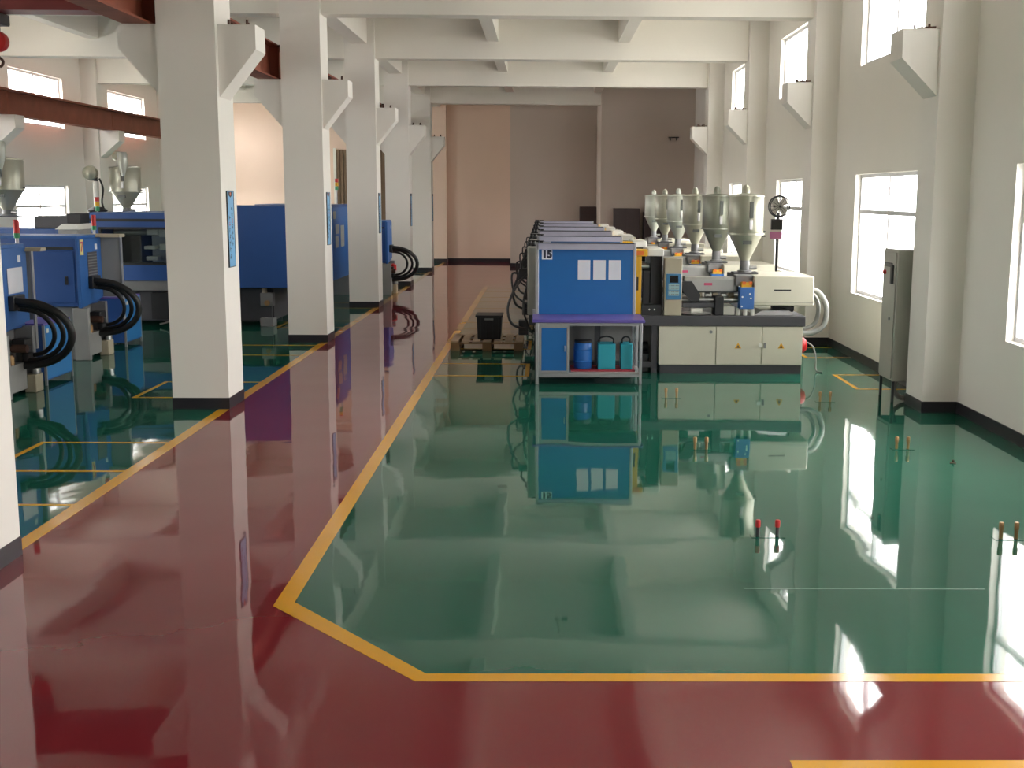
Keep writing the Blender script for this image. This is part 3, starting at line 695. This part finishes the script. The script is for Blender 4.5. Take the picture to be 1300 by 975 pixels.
taper(mb, -1.04, -.68, 18.62, 19.08, .149, .50, .018); mb.build('crate_body', 'crate', cr, .01)
mb = MB(); mb.box(-1.075, -.645, 18.585, 19.115, .50, .53); mb.build('rim', 'crate', cr, .006)
for x in (-1.0, -.915, -.805, -.72): MB().box(x-.008, x+.008, 18.588, 18.612, .17, .50).build('rib', 'crate', cr, smooth=False)
MB().box(-.93, -.79, 18.578, 18.590, .455, .485).build('handle', 'mid_grey', cr, .004)
# ------------------------------------------------------------------ capped pipe stubs in the floor
stubs = [(1.48, 1.61, 14.04, 'copper', 'in front of the first cream machine door'), (1.46, 1.57, 11.1, 'copper', 'in the middle of the green floor'), (1.54, 1.68, 8.17, 'red', 'with red caps in the window reflection'), (3.29, 3.41, 13.8, 'copper', 'near the grey electrical cabinet'), (3.42, 3.53, 11.15, 'copper', 'on the open green floor off the pilaster'), (3.27, 3.38, 8.12, 'copper', 'near the right photo edge')]
for x0, x1, y, mm, s in stubs:
    r = thing('pipe_stub_pair', 'pair of capped pipe stubs '+s, 'pipe', ((x0+x1)/2, y, 0), 'pipe stub pairs in the green floor')
    MB().box(x0-.05, x1+.05, y-.045, y+.045, 0, .003).build('floor_plate', 'green_epoxy', r, smooth=False)
    for x in (x0, x1):
        s_ = MB().cyl((x, y, .002), .014, .08, n=12).build('stub', 'copper' if mm == 'copper' else 'dark_grey', r)
        MB().lathe([(.019, 0), (.019, .045), (.014, .052)], (x, y, .07), n=8).build('cap', mm if mm == 'red' else 'copper', s_)
mb = MB(); mb.lathe([(.03, 0), (.03, .006), (.012, .01), (.012, .03)], (3.76, 10.54, 0), n=10)
tag(mb.build('floor_stud', 'bolt', None), 'tiny rusty stud on the open green floor at right', 'stud')
# ------------------------------------------------------------------ grey electrical cabinet
r = thing('electrical_cabinet', 'tall grey electrical cabinet on legs beside the wall pilaster', 'cabinet', (4.36, 14.05, 0))
MB().box(4.13, 4.60, 13.78, 14.33, .25, 1.80).build('cabinet_body', 'cab_grey', r, .01)
d = MB().box(4.115, 4.13, 13.81, 14.30, .28, 1.77).build('cabinet_door', 'cab_grey', r, .005)
MB().box(4.10, 4.115, 13.92, 14.24, 1.59, 1.64).build('name_plate', 'dark_grey', d, .004)
MB().cyl((4.085, 14.20, 1.52), .026, .03, 'x', 12).build('stop_button', 'red', d)
MB().box(4.085, 4.115, 13.86, 13.92, 1.40, 1.62).build('switch_lever', 'dark', d, .006)
MB().cyl((4.10, 13.95, .98), .016, .015, 'x', 10).build('lock', 'mid_grey', d)
for x in (4.135, 4.565):
    for y in (13.79, 14.29): MB().box(x, x+.03, y, y+.03, 0, .25).build('leg', 'dark_grey', r, smooth=False)
MB().tube([(4.22, 13.9, .26), (4.18, 13.86, .14), (4.24, 13.84, .06), (4.32, 13.85, .035)], .03, 8).build('cable_conduit', 'conduit', r)
# ------------------------------------------------------------------ round fan on a stand by the window
r = thing('pedestal_fan', 'round caged fan on a post with a black box, in front of the right window', 'fan', (4.12, 20.9, 0))
mb = MB(); mb.lathe([(.22, 0), (.22, .02), (.03, .05)], (4.12, 20.95, 0), n=20); mb.build('base', 'dark', r)
MB().cyl((4.12, 20.95, .03), .025, 2.1, n=12).build('post', 'dark_grey', r)
fc = (4.12, 20.86, 2.24)
mb = MB()
n = 28
for yy, rr in ((20.80, .17), (20.88, .185), (20.95, .17)):
    pts = [(fc[0]+rr*math.cos(2*math.pi*i/n), yy, fc[2]+rr*math.sin(2*math.pi*i/n)) for i in range(n+1)]
    mb.tube(pts, .010, 6, 1)
for i in range(12):
    a = math.pi*2*i/12
    mb.tube([(fc[0], 20.785, fc[2]), (fc[0]+.17*math.cos(a), 20.80, fc[2]+.17*math.sin(a)), (fc[0]+.17*math.cos(a), 20.95, fc[2]+.17*math.sin(a))], .004, 5, 1)
mb.build('cage', 'dark_grey', r)
for i in range(4):
    a = math.pi/4+math.pi/2*i; ca, sa = math.cos(a), math.sin(a)
    P = lambda u, v, y: (fc[0]+ca*u-sa*v, y, fc[2]+sa*u+ca*v)
    mb = MB(); mb.add([P(.04, -.035, 20.85), P(.14, -.075, 20.83), P(.155, .07, 20.88), P(.05, .04, 20.87), P(.04, -.035, 20.856), P(.14, -.075, 20.836), P(.155, .07, 20.886), P(.05, .04, 20.876)],
        [(0, 1, 2, 3), (7, 6, 5, 4), (0, 4, 5, 1), (1, 5, 6, 2), (2, 6, 7, 3), (3, 7, 4, 0)]); mb.build('blade', 'white_plastic', r, smooth=False)
MB().lathe([(.05, 0), (.05, .02), (.03, .03)], (fc[0], 20.81, fc[2]), 'y', 16).build('hub', 'white_plastic', r)
MB().lathe([(.045, 0), (.045, .14), (.06, .15), (.06, .28)], (fc[0], 20.84, fc[2]), 'y', 16).build('motor', 'dark', r)
MB().box(3.99, 4.19, 20.84, 20.92, 1.83, 2.02).build('control_box', 'dark', r, .006)
MB().box(3.965, 4.18, 20.832, 20.84, 1.68, 1.80).build('pink_notice', 'pink', r, smooth=False)
MB().box(3.975, 4.17, 20.836, 20.925, 1.67, 1.835).build('notice_backing', 'white_plastic', r, smooth=False)
# ------------------------------------------------------------------ dark cabinets against the far wall
for i, (x0, x1, y1, h, s) in enumerate(((1.20, 1.76, YB-.02, 2.05, 'narrow dark brown cabinet in the far wall recess left of the corner'), (2.17, 2.97, YC-.02, 2.03, 'wide dark brown cabinet against the far wall, middle of three'), (3.10, 3.70, YC-.02, 1.92, 'dark brown cabinet half hidden by the far hoppers'))):
    r = thing('storage_cabinet', s, 'cabinet', ((x0+x1)/2, y1-.25, 0), 'dark cabinets at the far wall')
    MB().box(x0, x1, y1-.5, y1, 0, h).build('cabinet_body', 'brown_panel', r, .01)
    xm = (x0+x1)/2
    for a, b_ in ((x0+.015, xm-.004), (xm+.004, x1-.015)):
        d = MB().box(a, b_, y1-.518, y1-.5, .08, h-.02).build('cabinet_door', 'brown_panel', r, .004)
        MB().box(xm-.03 if a < xm-.1 else xm+.015, xm-.015 if a < xm-.1 else xm+.03, y1-.54, y1-.518, h*.5, h*.5+.15).build('handle', 'dark', d, smooth=False)
mb = MB(); mb.box(3.86, 4.18, YC-.10, YC, 4.20, 4.225); mb.box(3.90, 3.93, YC-.06, YC, 4.12, 4.20); mb.box(4.10, 4.13, YC-.06, YC, 4.12, 4.20)
tag(mb.build('wall_bracket', 'dark', None, smooth=False), 'small dark bracket high on the far wall', 'bracket')
# brown ribbed shutter in the far wall of the left hall
r = thing('door_1', 'brown ribbed shutter in the far wall of the left hall', 'door', (-6.7, YA-.05, 0), None, 'structure')
for i in range(14):
    x = -7.46+.135*i
    MB().box(x, x+.10, YA-.06, YA-.02, 0, 4.0).build('rib', 'curtain', r, smooth=False)
MB().box(-7.48, -5.56, YA-.03, YA-.005, 0, 4.0).build('shutter_panel', 'curtain', r, smooth=False)
MB().box(-7.58, -7.48, YA-.07, YA, 0, 4.05).build('door_jamb', 'white_plastic', r, smooth=False)

# ------------------------------------------------------------------ small blue moulding machines (left hall)
def small_machine(label, loc):
    """built round the world position of the machine marked 7, then moved"""
    r = thing('blue_moulding_machine', label, 'machine', (-7.6, 17.5, 0), 'small blue moulding machines')
    XE, Y0, Y1 = -6.67, 17.05, 17.90
    MB().box(-9.4, XE-.02, Y0+.02, Y1-.02, .78, 1.78).build('clamp_cover', 'blue', r, .01)
    MB().box(-9.4, XE+.01, Y0, Y1, 1.755, 1.795).build('cover_lid', 'blue_panel', r, .006)
    MB().box(-9.4, XE-.06, Y0+.006, Y0+.02, 1.60, 1.64).build('groove', 'dark', r, smooth=False)
    d = MB().box(-7.9, XE-.06, Y0+.004, Y0+.02, .84, 1.57).build('cover_door', 'blue', r, .004)
    MB().box(-6.86, -6.82, Y0-.004, Y0+.004, 1.10, 1.22).build('handle', 'dark', d, smooth=False)
    ep = MB(); ep.prism([(Y0, .76), (Y1, .86), (Y1, 1.755), (Y0, 1.755)], 'x', XE-.02, XE+.03); epo = ep.build('end_panel', 'blue_panel', r, .006)
    MB().box(XE+.03, XE+.034, Y0+.30, Y0+.66, 1.15, 1.55).build('vent_mesh', 'dark_grey', epo, smooth=False)
    for i in range(9): MB().box(XE+.034, XE+.038, Y0+.31, Y0+.65, 1.17+.042*i, 1.185+.042*i).build('vent_slat', 'mid_grey', epo, smooth=False)
    MB().box(XE+.03, XE+.035, Y0+.60, Y0+.68, 1.58, 1.66).build('white_tag', 'paper', epo, smooth=False)
    MB().box(XE+.03, XE+.10, Y0+.28, Y0+.60, 1.02, 1.20).build('hose_manifold', 'dark', r, .01)
    # base
    MB().box(-9.4, XE-.12, Y0+.08, Y1-.05, .0, .78).build('machine_base', 'mid_grey', r, .01)
    MB().box(XE-.12, XE+.10, Y0+.02, Y0+.10, .0, .76).build('end_leg', 'grey_panel', r, .01)
    MB().box(XE-.12, XE+.10, Y1-.12, Y1-.04, .0, .80).build('end_leg', 'mid_grey', r, .01)
    MB().box(XE-.12, XE+.06, Y0+.12, Y0+.60, .05, .38).build('oil_tank', 'grey_panel', r, .01)
    MB().lathe([(.07, 0), (.07, .12), (.045, .13), (.045, .2)], (XE+.06, Y0+.66, .36), n=14).build('hydraulic_valve', 'dark', r)
    MB().lathe([(.05, 0), (.05, .18)], (XE-.02, Y0+.42, .56), 'x', 14).build('hydraulic_valve', 'bolt', r)
    MB().box(XE-.06, XE+.10, Y0+.5, Y0+.72, .56, .66).build('valve_block', 'dark', r, .01)
    MB().lathe([(.04, 0), (.04, .1), (.025, .12)], (XE+.02, Y0+.28, .38), n=12).build('hydraulic_valve', 'copper', r)
    mb = MB(); mb.lathe([(.055, 0), (.055, .1), (.075, .11), (.075, .14)], (XE+.12, Y0+.72, .22), n=14); mb.build('valve_flange', 'steel', r)
    MB().box(XE+.02, XE+.16, Y0+.60, Y0+.82, .0, .22).build('pump_foot', 'beige', r, .01)
    # grey guard post behind
    MB().box(XE-.14, XE+.30, Y1+.03, Y1+.09, .86, 1.76).build('guard_plate', 'grey_panel', r, .006)
    mb = MB(); mb.prism([(Y1-.16, 1.755), (Y1+.10, 1.755), (Y1+.10, 1.80), (Y1-.12, 1.80)], 'x', XE-.16, XE+.36); mb.build('guard_cap', 'beige', r, smooth=False)
    MB().box(XE+.30, XE+.315, Y1+.02, Y1+.10, .40, 1.76).build('guard_edge', 'alu', r, smooth=False)
    for i, (o, rr) in enumerate(((.0, .045), (.07, .03), (.13, .028))):
        rx, rz = .60-.13*i, .40-.055*i
        arc = [(XE+.09+rx*math.sin(a_), Y0+.34+o+.03*k_, .74+rz*math.cos(a_)) for k_, a_ in enumerate([math.pi*t_/7 for t_ in range(8)])]
        MB().tube([(XE+.06, Y0+.34+o, arc[0][2])]+arc+[(XE+.02, Y0+.56+o, arc[-1][2]+.01)], rr, 10, 5).build('hydraulic_hose', 'rubber', r)
    # stack light
    mb = MB(); mb.cyl((XE-.0-.02, Y0+.75, 1.795), .02, .12, n=10); mb.build('lamp_stem', 'alu', r)
    MB().cyl((XE-.02, Y0+.75, 1.86), .035, .06, n=12).build('green_lamp', 'green_light', r)
    MB().cyl((XE-.02, Y0+.75, 1.92), .035, .16, n=12).build('red_lamp', 'red', r)
    if loc is not None: r.location = Vector(loc)
    return r, epo
mB, epB = small_machine('small blue moulding machine marked 7 with thick black hoses at its end', None)
sg = MB().box(-6.636, -6.632, 17.08, 17.20, 1.52, 1.74).build('number_sign', 'paper_yellow', epB, smooth=False)
text_mesh('sign_number', '7', 'ink_red', sg, (-6.631, 17.14, 1.63), .20, ROT_RIGHT, .004)
mA = copy_tree(mB, None, mB.location+Vector((.35, -3.4, 0)), 'small blue moulding machine partly hidden by the column at the left photo edge', skip=('number_sign', 'sign_number', 'vent_mesh', 'vent_slat', 'guard_plate', 'guard_cap', 'guard_edge'))
epA = [o for o in mA.children if o.name.startswith('end_panel')][0]
o = MB().box(-6.636+.35, -6.632+.35, 13.95, 14.35, 1.22, 1.52).build('white_notice', 'paper', epA, smooth=False)
ax, ay = -6.32, 14.55
MB().box(ax-.14, ax+.05, ay, ay+.06, .86, 1.70).build('guard_plate', 'grey_panel', mA, .006)
mb = MB(); mb.prism([(ay-.10, 1.70), (ay+.08, 1.70), (ay+.08, 1.74), (ay-.06, 1.74)], 'x', ax-.16, ax+.22); mb.build('guard_cap', 'beige', mA, smooth=False)
MB().box(ax+.05, ax+.07, ay, ay+.06, .50, 1.70).build('guard_edge', 'alu', mA, smooth=False)
MB().box(-7.2, -6.75, 14.1, 14.4, 1.796, 1.86).build('control_head', 'dark', mA, .01)
mF = copy_tree(mB, None, mB.location+Vector((2.89, 11.55, 0)), 'small blue moulding machine with a looping black hose, far along the walkway', skip=('number_sign', 'sign_number', 'guard_plate', 'guard_cap', 'guard_edge', 'vent_mesh', 'vent_slat', 'lamp_stem', 'green_lamp', 'red_lamp'))
mb = MB(); mb.lathe([(.09, 0), (.09, .14), (.02, .17)], (-3.72, 29.30, .56), n=14); mb.build('red_cap', 'red', mF)
# low blue cupboards between the machines
for x, y0, y1, s in ((-6.6, 18.66, 19.40, 'low bright blue cupboard beside the machine marked 7'), (-6.25, 14.78, 15.62, 'low bright blue cupboard behind the hoses of the leftmost machine')):
    r = thing('tool_cupboard', s, 'cupboard', (x-.22, (y0+y1)/2, 0), 'low blue cupboards by the blue machines')
    MB().box(x-.44, x-.012, y0+.01, y1-.01, .06, .76).build('cupboard_body', 'blue', r, .006)
    MB().box(x-.45, x, y0, y1, .76, .785).build('cupboard_top', 'purple', r, .004)
    d = MB().box(x-.012, x, y0+.02, y1-.02, .08, .75).build('cupboard_door', 'sky_blue', r, .004)
    MB().box(x, x+.012, y0+.06, y0+.12, .66, .71).build('handle', 'white_plastic', d, smooth=False)
    for yy in (y0, y1-.025): MB().box(x-.025, x+.004, yy, yy+.025, .0, .76).build('corner_post', 'alu', r, smooth=False)
    for yy in (y0, y1-.025): MB().box(x-.445, x-.42, yy, yy+.025, .0, .06).build('foot', 'alu', r, smooth=False)

# ------------------------------------------------------------------ large blue moulding machines (left hall)
def large_machine(label, Y, XE, hx, hy, dh, loader):
    r = thing('large_blue_moulding_machine', label, 'machine', (XE-3.2, Y+1.0, 0), 'large blue moulding machines')
    D = 2.1; XS, XW, XI0 = XE-1.62, XE-3.55, XE-6.0
    MB().box(XS, XE, Y, Y+D, .72, 2.17).build('clamp_cover', 'blue', r, .012)
    MB().box(XS-.01, XE+.015, Y-.01, Y+D+.01, 2.155, 2.185).build('cover_lid', 'blue', r, .005)
    ep = MB().box(XE, XE+.02, Y+.03, Y+D-.03, .56, 2.12).build('end_panel', 'blue_panel', r, .005)
    for y0, y1, z0, z1 in ((Y+.10, Y+.42, 1.88, 2.04), (Y+.35, Y+.8, 1.55, 1.75), (Y+1.0, Y+1.45, 1.25, 1.72), (Y+.3, Y+.7, 1.25, 1.5)):
        MB().box(XE+.02, XE+.023, y0, y1, z0, z1).build('notice_sheet', 'cab_grey', ep, smooth=False)
    # safety door section with window
    zt, zb = 2.06, .84; wx0, wx1, wz0, wz1 = XW+.16, XS-.30, 1.12, 1.80
    sd = wall_mesh('y', Y+.02, Y+.08, XW, XS, zb, zt, [(wx0, wx1, wz0, wz1)]).build('safety_door', 'blue', r, smooth=False); weld(sd)
    MB().box(XW, XS, Y+.012, Y+.02, 1.90, 1.95).build('door_rail', 'dark', r, smooth=False)
    MB().box(XW, XS, Y+.08, Y+D, zt-.04, zt).build('top_panel', 'blue', r, smooth=False)
    MB().box(XW, XW+.05, Y+.08, Y+D, zb, zt-.04).build('side_panel', 'blue', r, smooth=False)
    MB().box(XW, XS, Y+D-.04, Y+D, zb, zt-.04).build('rear_panel', 'blue', r, smooth=False)
    wf_ = wall_mesh('y', Y+.015, Y+.05, wx0, wx1, wz0, wz1, [(wx0+.04, wx1-.04, wz0+.04, wz1-.04)]).build('window_frame', 'dark', r, smooth=False); weld(wf_)
    MB().box(wx0, wx1, Y+.05, Y+.056, wz0, wz1).build('door_window', 'door_glass', r, smooth=False)
    MB().box(XW+.25, XW+.75, Y+.5, Y+1.5, .9, 1.9).build('platen', 'dark', r, .01)
    MB().box(XW+.95, XW+1.2, Y+.5, Y+1.5, .9, 1.85).build('mould_half', 'steel', r, .01)
    for x, z0, z1 in ((.95, 1.20, 1.27), (1.2, 1.38, 1.50), (.98, 1.66, 1.77), (1.2, 1.62, 1.78), (.92, 1.40, 1.46)): MB().box(XW+x, XW+x+.2, Y+.14, Y+.4, z0, z1).build('white_block', 'white_plastic', r, .01)
    for z in (1.1, 1.7): MB().cyl((XW+.3, Y+.45, z), .06, 1.7, 'x', 14).build('tie_bar', 'steel', r)
    # base
    MB().box(XI0, XE-.35, Y+.30, Y+D-.1, .10, .72).build('machine_base', 'dark_grey', r, smooth=False)
    MB().box(XI0, XS+.1, Y+.06, Y+.30, .66, .84).build('base_beam', 'mid_grey', r, smooth=False)
    for x in (XE-.45, XE-1.25, XE-2.1, XE-3.3):
        MB().box(x-.12, x+.12, Y+.12, Y+.42, .0, .16).build('levelling_foot', 'mid_grey', r, .01)
        MB().box(x-.08, x+.08, Y+.2, Y+.30, .16, .72).build('base_post', 'dark_grey', r, smooth=False)
    MB().box(XE-.55, XE-.32, Y+.10, Y+.28, .38, .62).build('valve_block', 'mid_grey', r, .01); MB().lathe([(.05, 0), (.05, .10)], (XE-.48, Y+.16, .62), n=12).build('hydraulic_valve', 'beige', r)
    MB().cyl((XE-.42, Y+.06, .44), .05, .05, 'y', 14).build('brass_fitting', 'copper', r)
    MB().tube([(XS-.6, Y+.10, .70), (XS-.45, Y+.05, .6), (XS-.42, Y+.0, .35), (XS-.55, Y-.02, .12), (XS-.75, Y+.05, .05)], .018, 8, 6).build('water_hose', 'conduit', r)
    mb = MB(); mb.box(XS-.95, XS-.10, Y+.22, Y+.30, .12, .60); mb.build('base_opening', 'dark', r, smooth=False)
    # injection unit and dryer
    MB().box(XI0, XW, Y+.3, Y+1.7, .84, 1.30).build('injection_bed', 'mid_grey', r, .01)
    MB().box(XI0, XW-.15, Y+.45, Y+1.45, 1.30, 1.75).build('injection_cover', 'blue', r, .015)
    MB().box(XI0+1.2, XW-.05, Y+.65, Y+1.25, 1.75, 1.98).build('feed_block', 'dark_grey', r, .015)
    hop = hopper(r, hx, hy, 1.98, .33, 2.98+dh, 'hopper_paint', neck=.10)
    # cyclone loader on the hopper lid
    MB().lathe([(.03, 0), (.035, .12), (.11, .40), (.11, .62), (.09, .66)], (hx+.06, hy-.30, 2.66+dh), n=18).build('loader_cyclone', 'hopper_light', hop)
    MB().lathe([(.06, 0), (.11, .04), (.11, .14), (.05, .2)], (hx-.12, hy-.1, 3.14+dh), n=16).build('loader_head', 'hopper_paint', hop)
    if loader:
        MB().cyl((hx-.62, hy-.1, 1.98), .06, .68, n=14).build('suction_pipe', 'white_plastic', r)
        MB().lathe([(.05, 0), (.15, .06), (.17, .14), (.15, .22), (.04, .27)], (hx-.72, hy-.26, 2.84), 'y', 18).build('blower_housing', 'hopper_paint', r)
        MB().cyl((hx-.62, hy-.1, 2.64), .045, .12, n=12).build('blower_neck', 'dark_grey', r)
        MB().tube([(hx-.54, hy-.1, 2.72), (hx-.46, hy-.12, 2.5), (hx-.50, hy-.12, 2.2), (hx-.45, hy-.1, 2.0)], .02, 6).build('blower_cable', 'rubber', r)
        MB().lathe([(.20, 0), (.22, .05), (.12, .12)], (hx-.62, hy-.1, 1.98), n=16).build('blower_base', 'dark', r)
    # stack light
    lx, ly = (XW+.06, Y+.3) if not loader else (XE-.15, Y+1.6)
    z = 2.185 if loader else 2.06
    MB().cyl((lx, ly, z), .015, .16+.24*loader, n=8).build('lamp_stem', 'alu', r)
    for j, mm in enumerate(('green_light', 'yellow', 'red')):
        MB().cyl((lx, ly, z+.02+.30*loader+.085*j), .04, .08, n=12).build('signal_lamp', mm, r)
    return r
large_machine('large blue moulding machine with a windowed safety door behind the nearest sign column', 21.5, -4.62, -10.05, 22.5, .02, 0)
large_machine('large blue moulding machine with a loader pipe, between the second and third sign columns', 25.62, -4.55, -9.28, 26.7, -.03, 1)
# grey office box and dark monitor standing behind the machine marked 7
r = thing('chiller_unit', 'white topped grey unit with a dark box on it behind the machine marked 7', 'machine', (-7.95, 20.3, 0))
MB().box(-8.12, -7.78, 20.0, 20.6, 0, 1.80).build('unit_body', 'grey_panel', r, .02)
mb = MB(); mb.prism([(-8.15, 1.80), (-7.75, 1.80), (-7.78, 1.89), (-8.02, 1.89)], 'y', 19.95, 20.65); mb.build('unit_lid', 'white_plastic', r, smooth=False)
MB().box(-8.00, -7.77, 20.1, 20.5, 1.89, 2.06).build('control_head', 'dark', r, .01)
